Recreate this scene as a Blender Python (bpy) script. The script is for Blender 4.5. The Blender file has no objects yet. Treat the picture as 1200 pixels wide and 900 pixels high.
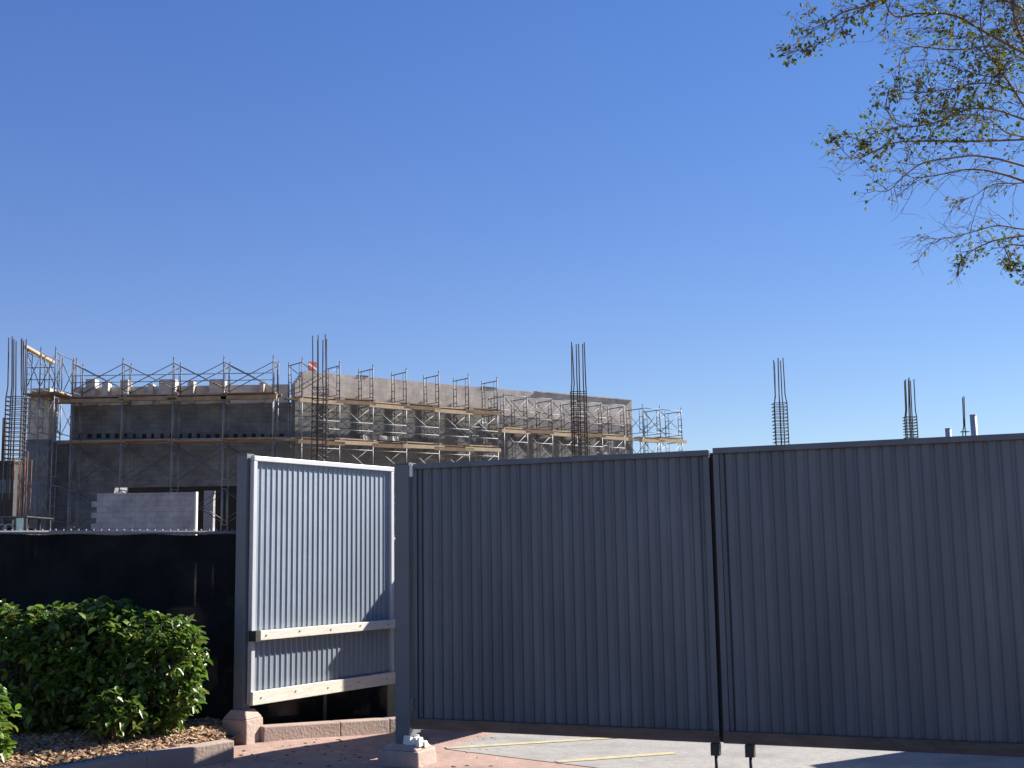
import bpy, math, random
from mathutils import Vector, Matrix
random.seed(11)
SC = bpy.context.scene
COL = SC.collection
# ------------------------------------------------------------------ camera
FPX, HC = 1414.0, 1.65                       # focal length in pixels of a 1200 px wide picture, eye height
PITCH, ROLL = math.atan(200/1414.0), 0.0155
_f = Vector((0, math.cos(PITCH), math.sin(PITCH)))
_u = Vector((0, -math.sin(PITCH), math.cos(PITCH)))
_x = Vector((1, 0, 0))
CR = _x*math.cos(ROLL) - _u*math.sin(ROLL)
CU = _u*math.cos(ROLL) + _x*math.sin(ROLL)
CP = Vector((0, 0, HC))
cam = bpy.data.cameras.new('camera')
cam.sensor_width = 36; cam.lens = FPX/1200*36; cam.clip_end = 6000; cam.clip_start = 0.05
co = bpy.data.objects.new('camera', cam); COL.objects.link(co)
m3 = Matrix((CR, CU, -_f)).transposed()
co.matrix_world = Matrix.Translation(CP) @ m3.to_4x4()
SC.camera = co
# ------------------------------------------------------------------ light
SUN = Vector((0.85, 0.52, 0.70)).normalized()
EXPOSURE = 1.35
SKYG = 1.2
w = bpy.data.worlds.new('World'); SC.world = w; w.use_nodes = True
nt = w.node_tree; bg = nt.nodes['Background']
sky = nt.nodes.new('ShaderNodeTexSky'); sky.sky_type = 'NISHITA'; sky.sun_disc = False
sky.sun_elevation = math.asin(SUN.z); sky.sun_rotation = math.atan2(SUN.x, SUN.y)
sky.altitude = 0; sky.air_density = 1.0; sky.dust_density = 0.0; sky.ozone_density = 3.0
hs = nt.nodes.new('ShaderNodeHueSaturation'); hs.inputs['Saturation'].default_value = 1.32; hs.inputs['Value'].default_value = 1.12
tint = nt.nodes.new('ShaderNodeMix'); tint.data_type = 'RGBA'; tint.blend_type = 'MULTIPLY'; tint.inputs['Factor'].default_value = 1
tint.inputs['B'].default_value = (1.34, .93, 1.07, 1)
nt.links.new(sky.outputs[0], hs.inputs['Color']); nt.links.new(hs.outputs[0], tint.inputs['A']); gm = nt.nodes.new('ShaderNodeGamma'); gm.inputs[1].default_value = 0.86
gn = nt.nodes.new('ShaderNodeMix'); gn.data_type = 'RGBA'; gn.blend_type = 'MULTIPLY'; gn.inputs['Factor'].default_value = 1; gn.inputs['B'].default_value = (SKYG, SKYG, SKYG, 1)
nt.links.new(tint.outputs['Result'], gm.inputs[0]); nt.links.new(gm.outputs[0], gn.inputs['A']); # per-channel tone of the clear winter sky
sp_ = nt.nodes.new('ShaderNodeSeparateColor'); cb_ = nt.nodes.new('ShaderNodeCombineColor'); nt.links.new(gn.outputs['Result'], sp_.inputs[0])
for i_, (k_, g_) in enumerate(((.865, .765), (.818, .96), (1.226, .80))):
    pw = nt.nodes.new('ShaderNodeMath'); pw.operation = 'POWER'; pw.inputs[1].default_value = g_
    ml = nt.nodes.new('ShaderNodeMath'); ml.operation = 'MULTIPLY'; ml.inputs[1].default_value = k_
    nt.links.new(sp_.outputs[i_], pw.inputs[0]); nt.links.new(pw.outputs[0], ml.inputs[0]); nt.links.new(ml.outputs[0], cb_.inputs[i_])
nt.links.new(cb_.outputs[0], bg.inputs[0]); bg.inputs[1].default_value = 0.055
sl = bpy.data.lights.new('sun', 'SUN'); sl.energy = 5.0; sl.angle = math.radians(0.5); sl.color = (1.0, 0.945, 0.86)
so = bpy.data.objects.new('sun', sl); COL.objects.link(so)
so.rotation_euler = SUN.to_track_quat('Z', 'Y').to_euler(); so.location = (30, 20, 40)
SC.view_settings.view_transform = 'Standard'; SC.view_settings.look = 'None'
SC.view_settings.exposure = EXPOSURE; SC.view_settings.gamma = 1
# ------------------------------------------------------------------ helpers
def ray(x, y): return _f + CR*((x-600)/FPX) - CU*((y-450)/FPX)
def at(x, y, Y):
    d = ray(x, y); return CP + d*(Y/d.y)
def gz(x, y, z=0):
    d = ray(x, y); return CP + d*((z-HC)/d.z)
def onplane(x, y, P, d):                     # pixel ray with the vertical plane through P along d
    n = Vector((d.y, -d.x, 0)); r = ray(x, y)
    return CP + r*(((P-CP).dot(n))/r.dot(n))

class MB:
    def __init__(s): s.v = []; s.f = []; s.sm = []
    def quad(s, *p, smooth=False):
        b = len(s.v); s.v += [Vector(q) for q in p]; s.f.append(tuple(range(b, b+len(p)))); s.sm.append(smooth)
    def hexa(s, p):                          # 8 points: bottom 4 ccw, top 4 ccw
        b = len(s.v); s.v += [Vector(q) for q in p]
        for f in ((3,2,1,0),(4,5,6,7),(0,1,5,4),(1,2,6,5),(2,3,7,6),(3,0,4,7)):
            s.f.append(tuple(b+i for i in f)); s.sm.append(False)
    def box(s, x0, x1, y0, y1, z0, z1):
        s.hexa([(x0,y0,z0),(x1,y0,z0),(x1,y1,z0),(x0,y1,z0),(x0,y0,z1),(x1,y0,z1),(x1,y1,z1),(x0,y1,z1)])
    def obox(s, c, ax, ay, hx, hy, z0, z1, taper=0.0):   # centre xy, axes, half sizes
        c = Vector((c[0], c[1], 0)); q = []
        for z, t in ((z0, 0), (z1, taper)):
            for sx, sy in ((-1,-1),(1,-1),(1,1),(-1,1)):
                p = c + ax*(sx*(hx-t)) + ay*(sy*(hy-t)); q.append((p.x, p.y, z))
        s.hexa(q)
    def beam(s, p0, p1, wd, ht, up=Vector((0,0,1))):     # rectangular bar, p0-p1 centre line
        p0 = Vector(p0); p1 = Vector(p1); d = (p1-p0).normalized()
        a = d.cross(up)
        if a.length < 1e-4: a = d.cross(Vector((0,1,0)))
        a.normalize(); b = a.cross(d).normalized()
        q = []
        for sb in (-1, 1):
            for p, sa in ((p0,-1),(p0,1),(p1,1),(p1,-1)): q.append(p + a*(sa*wd/2) + b*(sb*ht/2))
        s.hexa(q)
    def tube(s, pts, r, n=6, r1=None, caps=True):
        pts = [Vector(p) for p in pts]; k = len(pts); b = len(s.v); pa = None
        for i, p in enumerate(pts):
            d = (pts[min(i+1,k-1)] - pts[max(i-1,0)]).normalized()
            a = pa - d*pa.dot(d) if pa is not None else d.cross(Vector((0.31,0.2,0.93)) if abs(d.z) < .9 else Vector((1,0.1,0)))
            a.normalize(); pa = a; c = d.cross(a)
            rr = r if r1 is None else r + (r1-r)*i/(k-1)
            for j in range(n):
                t = 2*math.pi*j/n; s.v.append(p + a*(math.cos(t)*rr) + c*(math.sin(t)*rr))
        for i in range(k-1):
            for j in range(n):
                j2 = (j+1) % n
                s.f.append((b+i*n+j, b+i*n+j2, b+(i+1)*n+j2, b+(i+1)*n+j)); s.sm.append(True)
        if caps:
            s.f.append(tuple(b+j for j in reversed(range(n)))); s.sm.append(False)
            s.f.append(tuple(b+(k-1)*n+j for j in range(n))); s.sm.append(False)
    def leaf(s, p, d, nrm, L, W, fold=0.25):             # pointed leaf folded on its midrib
        d = d.normalized(); a = d.cross(nrm)
        if a.length < 1e-4: a = d.orthogonal()
        a.normalize(); nn = a.cross(d).normalized(); b = len(s.v)
        s.v += [p, p + d*(L*.35) + a*(W*.5) + nn*(W*fold), p + d*(L*.72) + a*(W*.38) + nn*(W*fold*.7), p + d*L - nn*(L*.08),
                p + d*(L*.72) - a*(W*.38) + nn*(W*fold*.7), p + d*(L*.35) - a*(W*.5) + nn*(W*fold), p + d*(L*.5)]
        for f in ((0,1,6),(1,2,6),(2,3,6),(3,4,6),(4,5,6),(5,0,6)):
            s.f.append(tuple(b+i for i in f)); s.sm.append(True)
    def build(s, name, mat, parent=None, loc=None, bevel=0.0):
        me = bpy.data.meshes.new(name)
        M = WM.get(parent.name, Matrix()) if parent else Matrix.Translation(loc or (0,0,0))
        inv = M.inverted()
        me.from_pydata([inv @ v for v in s.v], [], s.f); me.polygons.foreach_set('use_smooth', s.sm); me.update()
        o = bpy.data.objects.new(name, me); COL.objects.link(o); me.materials.append(mat)
        if parent: o.parent = parent
        else: o.location = M.to_translation()
        WM[o.name] = M
        if bevel:
            md = o.modifiers.new('bevel', 'BEVEL'); md.width = bevel; md.segments = 2; md.limit_method = 'ANGLE'
        return o
WM = {}
def tag(o, label=None, cat=None, group=None, kind=None):
    if label: o['label'] = label
    if cat: o['category'] = cat
    if group: o['group'] = group
    if kind: o['kind'] = kind
    return o
def thing(name, label, cat, loc, group=None):
    o = bpy.data.objects.new(name, None); COL.objects.link(o); o.location = loc; o.empty_display_size = .2
    WM[o.name] = Matrix.Translation(loc)
    return tag(o, label, cat, group)

# ------------------------------------------------------------------ materials
def mat(name, col, rough=.7, var=.25, scale=6, metal=0, bump=0, bscale=40, stain=None, stscale=1.2, spec=None, rv=0, stretch=None):
    m = bpy.data.materials.new(name); m.use_nodes = True; t = m.node_tree; N = t.nodes; L = t.links
    b = N['Principled BSDF']; b.inputs['Roughness'].default_value = rough; b.inputs['Metallic'].default_value = metal
    if spec is not None: b.inputs['Specular IOR Level'].default_value = spec
    tc = N.new('ShaderNodeTexCoord'); src = tc.outputs['Object']
    if stretch:
        mp = N.new('ShaderNodeMapping'); mp.inputs['Scale'].default_value = stretch; L.new(src, mp.inputs[0]); src = mp.outputs[0]
    nz = N.new('ShaderNodeTexNoise'); nz.inputs['Scale'].default_value = scale; nz.inputs['Detail'].default_value = 6; nz.inputs['Roughness'].default_value = .65
    L.new(src, nz.inputs['Vector'])
    cr = N.new('ShaderNodeValToRGB'); cr.color_ramp.elements[0].position = .3; cr.color_ramp.elements[1].position = .7
    cr.color_ramp.elements[0].color = (*[c*(1-var) for c in col], 1); cr.color_ramp.elements[1].color = (*[min(1, c*(1+var)) for c in col], 1)
    L.new(nz.outputs['Fac'], cr.inputs[0]); out = cr.outputs[0]
    if stain:
        n2 = N.new('ShaderNodeTexNoise'); n2.inputs['Scale'].default_value = stscale; n2.inputs['Detail'].default_value = 5
        L.new(src, n2.inputs['Vector'])
        r2 = N.new('ShaderNodeValToRGB'); r2.color_ramp.elements[0].position = .48; r2.color_ramp.elements[1].position = .68
        L.new(n2.outputs['Fac'], r2.inputs[0])
        mx = N.new('ShaderNodeMix'); mx.data_type = 'RGBA'; L.new(r2.outputs[0], mx.inputs['Factor'])
        L.new(out, mx.inputs['A']); mx.inputs['B'].default_value = (*stain, 1); out = mx.outputs['Result']
    L.new(out, b.inputs['Base Color'])
    if bump:
        n3 = N.new('ShaderNodeTexNoise'); n3.inputs['Scale'].default_value = bscale; n3.inputs['Detail'].default_value = 5
        L.new(src, n3.inputs['Vector'])
        bp = N.new('ShaderNodeBump'); bp.inputs['Strength'].default_value = bump; bp.inputs['Distance'].default_value = .02
        L.new(n3.outputs['Fac'], bp.inputs['Height']); L.new(bp.outputs[0], b.inputs['Normal'])
    return m
def blockmat(name, col, mortar, bw=.4, bh=.2, var=.12, stain=None):
    m = bpy.data.materials.new(name); m.use_nodes = True; t = m.node_tree; N = t.nodes; L = t.links
    b = N['Principled BSDF']; b.inputs['Roughness'].default_value = .9
    tc = N.new('ShaderNodeTexCoord'); sp = N.new('ShaderNodeSeparateXYZ'); L.new(tc.outputs['Object'], sp.inputs[0])
    ad = N.new('ShaderNodeMath'); ad.operation = 'ADD'; L.new(sp.outputs[0], ad.inputs[0]); L.new(sp.outputs[1], ad.inputs[1])
    cb = N.new('ShaderNodeCombineXYZ'); L.new(ad.outputs[0], cb.inputs[0]); L.new(sp.outputs[2], cb.inputs[1])
    br = N.new('ShaderNodeTexBrick'); br.inputs['Scale'].default_value = 1; br.inputs['Brick Width'].default_value = bw; br.inputs['Row Height'].default_value = bh
    br.inputs['Mortar Size'].default_value = .008; br.inputs['Color1'].default_value = (*[c*(1-var) for c in col], 1)
    br.inputs['Color2'].default_value = (*[c*(1+var) for c in col], 1); br.inputs['Mortar'].default_value = (*mortar, 1)
    L.new(cb.outputs[0], br.inputs['Vector'])
    nz = N.new('ShaderNodeTexNoise'); nz.inputs['Scale'].default_value = 1.1; nz.inputs['Detail'].default_value = 8; nz.inputs['Roughness'].default_value = .7
    L.new(tc.outputs['Object'], nz.inputs['Vector'])
    cr = N.new('ShaderNodeValToRGB'); cr.color_ramp.elements[0].position = .35; cr.color_ramp.elements[1].position = .65
    cr.color_ramp.elements[0].color = (.62,.6,.58,1); cr.color_ramp.elements[1].color = (1.1,1.1,1.1,1)
    L.new(nz.outputs['Fac'], cr.inputs[0])
    mx = N.new('ShaderNodeMix'); mx.data_type = 'RGBA'; mx.blend_type = 'MULTIPLY'; mx.inputs['Factor'].default_value = 1
    L.new(br.outputs['Color'], mx.inputs['A']); L.new(cr.outputs[0], mx.inputs['B']); L.new(mx.outputs['Result'], b.inputs['Base Color'])
    bp = N.new('ShaderNodeBump'); bp.inputs['Strength'].default_value = .5; bp.inputs['Distance'].default_value = .01
    L.new(br.outputs['Fac'], bp.inputs['Height']); bp.invert = True; L.new(bp.outputs[0], b.inputs['Normal'])
    return m
def leafmat(name, cols, rough=.4, trans=.35):
    m = bpy.data.materials.new(name); m.use_nodes = True; t = m.node_tree; N = t.nodes; L = t.links
    b = N['Principled BSDF']; b.inputs['Roughness'].default_value = rough
    g = N.new('ShaderNodeNewGeometry'); cr = N.new('ShaderNodeValToRGB'); cr.color_ramp.interpolation = 'LINEAR'
    e = cr.color_ramp.elements
    while len(e) < len(cols): e.new(.5)
    for i, c in enumerate(cols): e[i].position = i/(len(cols)-1); e[i].color = (*c, 1)
    L.new(g.outputs['Random Per Island'], cr.inputs[0]); L.new(cr.outputs[0], b.inputs['Base Color'])
    tr = N.new('ShaderNodeBsdfTranslucent'); L.new(cr.outputs[0], tr.inputs[0])
    ms = N.new('ShaderNodeMixShader'); ms.inputs[0].default_value = trans
    L.new(b.outputs[0], ms.inputs[1]); L.new(tr.outputs[0], ms.inputs[2]); L.new(ms.outputs[0], N['Material Output'].inputs[0])
    return m
M = {}
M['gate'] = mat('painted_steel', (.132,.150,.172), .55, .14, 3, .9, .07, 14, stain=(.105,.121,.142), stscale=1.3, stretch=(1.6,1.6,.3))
M['leaf_back'] = mat('light_grey_sunlit_sheet', (.255,.295,.345), .52, .08, 3, .45, .05, 18, stain=(.23,.268,.31), stscale=.9)  # lighter than the gate sheet, partly so the sunlit leaf reads bright
M['leaf_frame'] = mat('pale_sunlit_frame', (.50,.51,.53), .5, .06, 4, .2, .04, 30)  # near-white tone, with the sun's shine on the rails put into colour
M['post'] = mat('post_steel', (.112,.128,.142), .5, .1, 4, 0, .05, 30)
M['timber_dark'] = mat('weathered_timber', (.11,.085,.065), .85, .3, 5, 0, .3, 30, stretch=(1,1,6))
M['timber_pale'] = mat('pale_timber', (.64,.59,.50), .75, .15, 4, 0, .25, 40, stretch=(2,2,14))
M['plank'] = mat('scaffold_timber', (.26,.175,.105), .85, .3, 3, 0, .2, 25)
M['plank_pale'] = mat('sunlit_scaffold_timber', (.58,.44,.28), .8, .2, 3, 0, .2, 25)  # paler plank copy, with the sun on the right decks put into colour
M['dark_steel'] = mat('dark_steel', (.03,.03,.03), .6, .2, 8)
M['white_metal'] = mat('white_painted_steel', (.75,.75,.73), .5, .08, 6)
M['galv'] = mat('galvanised_tube', (.20,.208,.222), .5, .15, 5, .15)
M['blue_tube'] = mat('worn_frame_tube', (.07,.085,.115), .55, .25, 3, .0, stain=(.09,.065,.05), stscale=2)
M['rebar'] = mat('rusty_rebar', (.055,.044,.042), .9, .35, 5, 0)
M['rebar_rust'] = mat('orange_rusty_rebar', (.17,.08,.045), .9, .35, 5, 0)
M['concrete'] = mat('cast_concrete', (.33,.31,.29), .9, .18, 2.5, 0, .3, 25, stain=(.22,.21,.2), stscale=1)
M['footing'] = mat('footing_concrete', (.38,.29,.24), .9, .15, 7, 0, .4, 30, stain=(.33,.25,.21), stscale=4)
M['grout'] = mat('white_grout', (.72,.70,.66), .9, .15, 20, 0, .6, 40)
M['kerb'] = mat('kerb_concrete', (.32,.24,.20), .9, .15, 6, 0, .35, 40, stain=(.3,.22,.18), stscale=3)
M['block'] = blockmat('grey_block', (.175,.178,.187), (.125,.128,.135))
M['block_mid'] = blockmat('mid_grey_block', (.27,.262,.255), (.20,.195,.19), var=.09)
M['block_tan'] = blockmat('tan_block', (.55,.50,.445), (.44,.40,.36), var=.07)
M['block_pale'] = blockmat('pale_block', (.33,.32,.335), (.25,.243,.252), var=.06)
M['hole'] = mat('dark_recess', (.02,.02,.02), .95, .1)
M['red_pave'] = mat('red_concrete_paving', (.31,.205,.168), .9, .22, 9, 0, .45, 70, stain=(.235,.15,.125), stscale=2.3)
M['slab'] = mat('grey_concrete_slab', (.245,.232,.22), .9, .2, 14, 0, .35, 70, stain=(.185,.175,.165), stscale=2.2)
M['yellow'] = mat('yellow_road_paint', (.40,.325,.175), .85, .2, 14, 0, .2, 50, stain=(.27,.25,.215), stscale=11)
M['dirt'] = mat('sandy_soil', (.19,.175,.15), .95, .25, .6, 0, .4, 8, stain=(.2,.165,.125), stscale=.12)
M['soil'] = mat('bed_soil', (.10,.065,.045), .95, .3, 12, 0, .8, 40)
M['bark'] = mat('grey_brown_bark', (.17,.125,.10), .9, .3, 9, 0, .6, 40, stretch=(3,3,.7))
M['twig'] = mat('twig_bark', (.10,.072,.06), .9, .25, 9)
M['chip'] = leafmat('mulch_bark', [(.11,.062,.036),(.29,.17,.09),(.42,.28,.155),(.17,.095,.055),(.49,.37,.23)], .9, .0)
M['shrub'] = leafmat('glossy_green_leaf', [(.03,.07,.010),(.07,.145,.016),(.12,.215,.022),(.045,.10,.013),(.18,.28,.034),(.085,.165,.018),(.24,.24,.055)], .36, .38)
M['tree_leaf'] = leafmat('autumn_leaf', [(.06,.11,.025),(.09,.14,.03),(.14,.17,.035),(.20,.19,.04),(.05,.09,.025),(.08,.12,.03),(.20,.12,.045),(.06,.10,.025)], .7, .4)
M['red'] = mat('red_sign_paint', (.62,.07,.03), .6, .1)
M['truck'] = mat('dark_truck_paint', (.05,.055,.06), .4, .2)
M['green_glass'] = mat('pale_green_glass', (.45,.62,.56), .15, .1)
M['teal'] = mat('teal_panel', (.06,.10,.115), .6, .1)
M['dark_wall'] = mat('dark_far_wall', (.035,.038,.042), .9, .2)
# black mesh windscreen fabric: woven, very slightly see-through
m = mat('black_mesh_fabric', (.010,.013,.014), .95, .5, 2.2, 0, .5, 5, spec=.1); M['screen'] = m
t = m.node_tree; tr = t.nodes.new('ShaderNodeBsdfTransparent'); ms = t.nodes.new('ShaderNodeMixShader')
tc = t.nodes.new('ShaderNodeTexCoord'); nz = t.nodes.new('ShaderNodeTexNoise'); nz.inputs['Scale'].default_value = 1.6; nz.inputs['Detail'].default_value = 4
t.links.new(tc.outputs['Object'], nz.inputs['Vector'])
mr = t.nodes.new('ShaderNodeMapRange'); mr.inputs['From Min'].default_value = .5; mr.inputs['From Max'].default_value = .75; mr.inputs['To Min'].default_value = .0; mr.inputs['To Max'].default_value = .03
t.links.new(nz.outputs['Fac'], mr.inputs[0]); t.links.new(mr.outputs[0], ms.inputs[0])
t.links.new(t.nodes['Principled BSDF'].outputs[0], ms.inputs[1]); t.links.new(tr.outputs[0], ms.inputs[2])
t.links.new(ms.outputs[0], t.nodes['Material Output'].inputs[0])

# ------------------------------------------------------------------ ground
def sst(t): t = max(0, min(1, t)); return t*t*(3-2*t)
def gh(x, y): return .10*sst((-.95-x)/1.35)
b = MB(); b.quad((-2500,-200,-.012),(2500,-200,-.012),(2500,4500,-.012),(-2500,4500,-.012))
tag(b.build('ground', M['dirt']), kind='structure')
b = MB(); nx, ny = 90, 60
gx = [-9+ i*18/nx for i in range(nx+1)]; gy_ = [-3 + j*17.5/ny for j in range(ny+1)]
for x in gx:
    for y in gy_: b.v.append(Vector((x, y, gh(x, y))))
for i in range(nx):
    for j in range(ny):
        k = i*(ny+1)+j; b.f.append((k, k+ny+1, k+ny+2, k+1)); b.sm.append(True)
tag(b.build('driveway', M['red_pave']), kind='structure')
GD = Vector((.923, -.385, 0)).normalized(); GN = Vector((-GD.y*-1, -GD.x, 0))       # gate direction and its camera-side normal
GN = Vector((GD.y, -GD.x, 0))
b = MB(); pts = [(-.62,10.72,.004),(.62,9.68,.004),(8.5,6.4,.004),(8.5,14.2,.004),(.6,14.2,.004),(-.12,11.75,.004)]
b.v += [Vector(p) for p in pts]; b.f.append(tuple(range(6))); b.sm.append(False)
tag(b.build('concrete_slab', M['slab']), kind='structure')
def strip(p0, p1, wd):
    b = MB(); d = (p1-p0).normalized(); n = Vector((-d.y, d.x, 0))*wd/2; z = Vector((0,0,.008))
    b.quad(p0-n+z, p1-n+z, p1+n+z, p0+n+z); return b
def flat(v): return Vector((v.x, v.y, 0))
pa, pb = flat(gz(523,877.5)), flat(gz(668,868.5))
tag(strip(pa, pa+(pb-pa)*2, .10).build('painted_line', M['yellow']), 'longer faded yellow line on the grey slab, starting beside the lit concrete footing', 'road marking', 'yellow lines painted on the slab', 'structure')
pa, pb = flat(gz(652,893.5)), flat(gz(760,885.5))
tag(strip(pa, pa+(pb-pa)*1.3, .10).build('painted_line', M['yellow']), 'shorter faint yellow line on the grey slab, nearer the camera under the gate', 'road marking', 'yellow lines painted on the slab', 'structure')

# ------------------------------------------------------------------ corrugated gates
G0 = Vector((-.81, 10.0, 0)); GZ0, GZ1 = .275, 2.405
def corrugated(b, P, d, n, L, z0, z1, pitch, depth):
    W = .62 if depth > 0 else .45
    if depth > 0: prof = [(i/14*W, .5+.5*math.cos(2*math.pi*i/14)) for i in range(14)] + [(W,1),(W+.12,1),(W+.26,1)]     # wide faces, narrow valleys
    else: prof = [(i/14*W, .5-.5*math.cos(2*math.pi*i/14)) for i in range(14)] + [(W,0),(W+.2,0),(W+.4,0)]               # the same sheet seen from its back: narrow ridges
    depth = abs(depth)
    pts = []; k = 0
    while True:
        for u, h in prof:
            s = (k+u)*pitch
            if s > L: break
            pts.append((s, h*depth))
        else: k += 1; continue
        break
    pts.append((L, pts[-1][1]))
    B = len(b.v)
    for s, h in pts:
        p = P + d*s + n*(h-depth)
        b.v.append(Vector((p.x, p.y, z0))); b.v.append(Vector((p.x, p.y, z1)))
    for i in range(len(pts)-1):
        a = B+2*i; b.f.append((a, a+2, a+3, a+1)); b.sm.append(True)
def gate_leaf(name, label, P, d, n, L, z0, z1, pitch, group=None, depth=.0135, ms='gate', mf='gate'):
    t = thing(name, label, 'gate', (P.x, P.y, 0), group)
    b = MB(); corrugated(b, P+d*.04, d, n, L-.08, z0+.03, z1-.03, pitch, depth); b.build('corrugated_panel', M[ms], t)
    def up(p, z): return Vector((p.x, p.y, z))
    b = MB(); b.beam(up(P, z1-.022)+n*.008, up(P+d*L, z1-.022)+n*.008, .05, .044); b.build('top_rail', M[mf], t, bevel=.004)
    for q in (P+d*.022, P+d*(L-.022)):
        b = MB(); b.obox(q+n*.006, d, n, .022, .023, z0+.002, z1-.046); b.build('stile', M[mf], t, bevel=.003)
    return t
def up(p, z): return Vector((p.x, p.y, z))
L1 = 2.50
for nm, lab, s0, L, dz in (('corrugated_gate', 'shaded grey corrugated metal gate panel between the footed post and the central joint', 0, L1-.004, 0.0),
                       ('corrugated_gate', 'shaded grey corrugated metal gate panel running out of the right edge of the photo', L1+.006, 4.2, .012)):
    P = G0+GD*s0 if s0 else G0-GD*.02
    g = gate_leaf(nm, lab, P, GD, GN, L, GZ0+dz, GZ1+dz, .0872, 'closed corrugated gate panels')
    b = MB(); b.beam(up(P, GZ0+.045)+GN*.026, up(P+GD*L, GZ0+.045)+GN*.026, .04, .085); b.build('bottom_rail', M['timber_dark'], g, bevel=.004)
    if s0 == 0:
        b = MB(); b.obox(P+GD*(L+.01)-GN*.03, GD, GN, .045, .006, GZ0+.0, GZ1-.02); b.build('stop_strip', M['dark_steel'], g)
    q = P+GD*(L-.03) if s0 == 0 else P+GD*.19
    b = MB(); b.obox(q+GN*.03, GD, GN, .032, .03, GZ0-.085, GZ0-.0); bl = b.build('drop_bolt_bracket', M['dark_steel'], g)
    b = MB(); b.tube([up(q+GN*.03, .0), up(q+GN*.03, GZ0-.08)], .012, 8); b.build('drop_bolt', M['dark_steel'], bl)
# post carrying the closed gate
PP = G0 - GD*.097
t = thing('gate_post', 'shaded square grey gate post on a chipped concrete footing', 'post', (PP.x, PP.y, 0), 'square gate posts')
b = MB(); b.obox(PP, GD, GN, .065, .062, .16, GZ1); b.build('post_tube', M['post'], t, bevel=.005)
b = MB(); b.obox(PP, GD, GN, .068, .065, GZ1+.001, GZ1+.012); b.build('cap', M['post'], t)
b = MB(); b.obox(PP-GD*.072-GN*.20, GD, GN, .035, .13, .20, GZ1-.05); b.build('back_stay', M['post'], t)
b = MB(); b.obox(PP+GD*.075+GN*.03, GD, GN, .014, .02, 2.30, 2.40); b.build('hinge', M['white_metal'], t)  # white tone carries the sunlit gap beside the post top
b = MB(); b.obox(PP+GD*.075+GN*.03, GD, GN, .014, .02, .42, .52); b.build('hinge', M['post'], t)
b = MB(); b.obox(PP+GD*.01, GD, GN, .19, .17, -.02, .12, .012); b.obox(PP+GD*.01, GD, GN, .165, .15, .121, .165, .05)
f = b.build('footing', M['footing'], t, bevel=.012)
b = MB()
for i in range(26):
    a = random.uniform(.04,.17); c = random.uniform(-.14,.05)
    q = PP+GD*a-GN*c*.6
    b.obox(q, GD, GN, random.uniform(.012,.03), random.uniform(.012,.03), .15, random.uniform(.17,.23), .008)
b.build('broken_grout', M['grout'], f)
# open leaf and its post
N0 = Vector((-2.30, 10.60, 0)); LD = Vector((.541, .841, 0)).normalized(); LN = Vector((LD.y, -LD.x, 0)); LL = 1.97
LZ0, LZ1 = .414, 2.546
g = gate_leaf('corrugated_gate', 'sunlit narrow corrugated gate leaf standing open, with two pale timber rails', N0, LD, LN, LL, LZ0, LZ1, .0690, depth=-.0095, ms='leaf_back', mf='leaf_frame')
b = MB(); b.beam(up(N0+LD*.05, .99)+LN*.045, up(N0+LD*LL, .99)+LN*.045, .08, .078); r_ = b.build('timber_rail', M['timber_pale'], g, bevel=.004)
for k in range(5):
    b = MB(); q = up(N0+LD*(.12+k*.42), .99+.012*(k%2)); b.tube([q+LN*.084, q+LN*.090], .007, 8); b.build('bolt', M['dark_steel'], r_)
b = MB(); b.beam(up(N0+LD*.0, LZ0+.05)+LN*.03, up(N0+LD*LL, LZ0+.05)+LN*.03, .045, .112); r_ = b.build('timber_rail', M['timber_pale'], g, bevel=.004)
for k in range(5):
    b = MB(); q = up(N0+LD*(.10+k*.43), LZ0+.05+.012*(k%2)); b.tube([q+LN*.051, q+LN*.057], .007, 8); b.build('bolt', M['dark_steel'], r_)
b = MB(); b.obox(N0+LN*.045+LD*.02, LD, LN, .03, .045, .945, 1.035); b.build('bracket', M['dark_steel'], g)
PQ = Vector((-2.365, 10.645, 0)); gq = gh(PQ.x, PQ.y)
t = thing('gate_post', 'square gate post with one sunlit side, holding the open leaf', 'post', (PQ.x, PQ.y, gq), 'square gate posts')
b = MB(); b.obox(PQ, GD, GN, .052, .052, gq+.25, 2.555); b.build('post_tube', M['post'], t, bevel=.005)
b = MB(); b.obox(PQ, GD, GN, .055, .055, 2.556, 2.566); b.build('cap', M['post'], t)
b = MB(); b.obox(PQ+GD*.01, GD, GN, .135, .13, gq-.03, gq+.20, .008); b.obox(PQ+GD*.01, GD, GN, .125, .12, gq+.201, gq+.275, .05)
f = b.build('footing', M['footing'], t, bevel=.01)
# added unseen hoarding panels, placed to throw shadows near the open leaf and gates
def blocker(label, p0, p1, h=2.4):
    d = (p1-p0).normalized(); n = Vector((d.y, -d.x, 0)); L = (p1-p0).length
    t = thing('blocker_panel', label, 'blocker', (p0.x, p0.y, 0), 'hoarding panels added inside the yard')
    b = MB(); corrugated(b, p0, d, n, L, .02, h-.04, .0872, .016); b.build('corrugated_panel', M['gate'], t)
    b = MB(); b.beam(up(p0, h-.022), up(p1, h-.022), .05, .044); b.build('top_rail', M['gate'], t)
    for q in (p0+d*.04, p1-d*.04):
        b = MB(); b.obox(q-n*.06, d, n, .035, .035, 0, h-.05); b.build('support_post', M['post'], t)
blocker('short added unseen grey corrugated hoarding panel deep in the yard behind the closed gate', Vector((-.25,13.33,0)), Vector((.563,12.89,0)), 2.54)
BE = Vector((.51,.86,0)).normalized(); BP = Vector((-.93,10.26,0))  # added unseen leaf, shaped to throw the ground shadow by the post
g = gate_leaf('corrugated_gate', 'low unseen corrugated leaf added to cast shade behind the footed post', BP, BE, Vector((BE.y,-BE.x,0)), 3.0, .28, 1.42, .0690)
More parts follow.
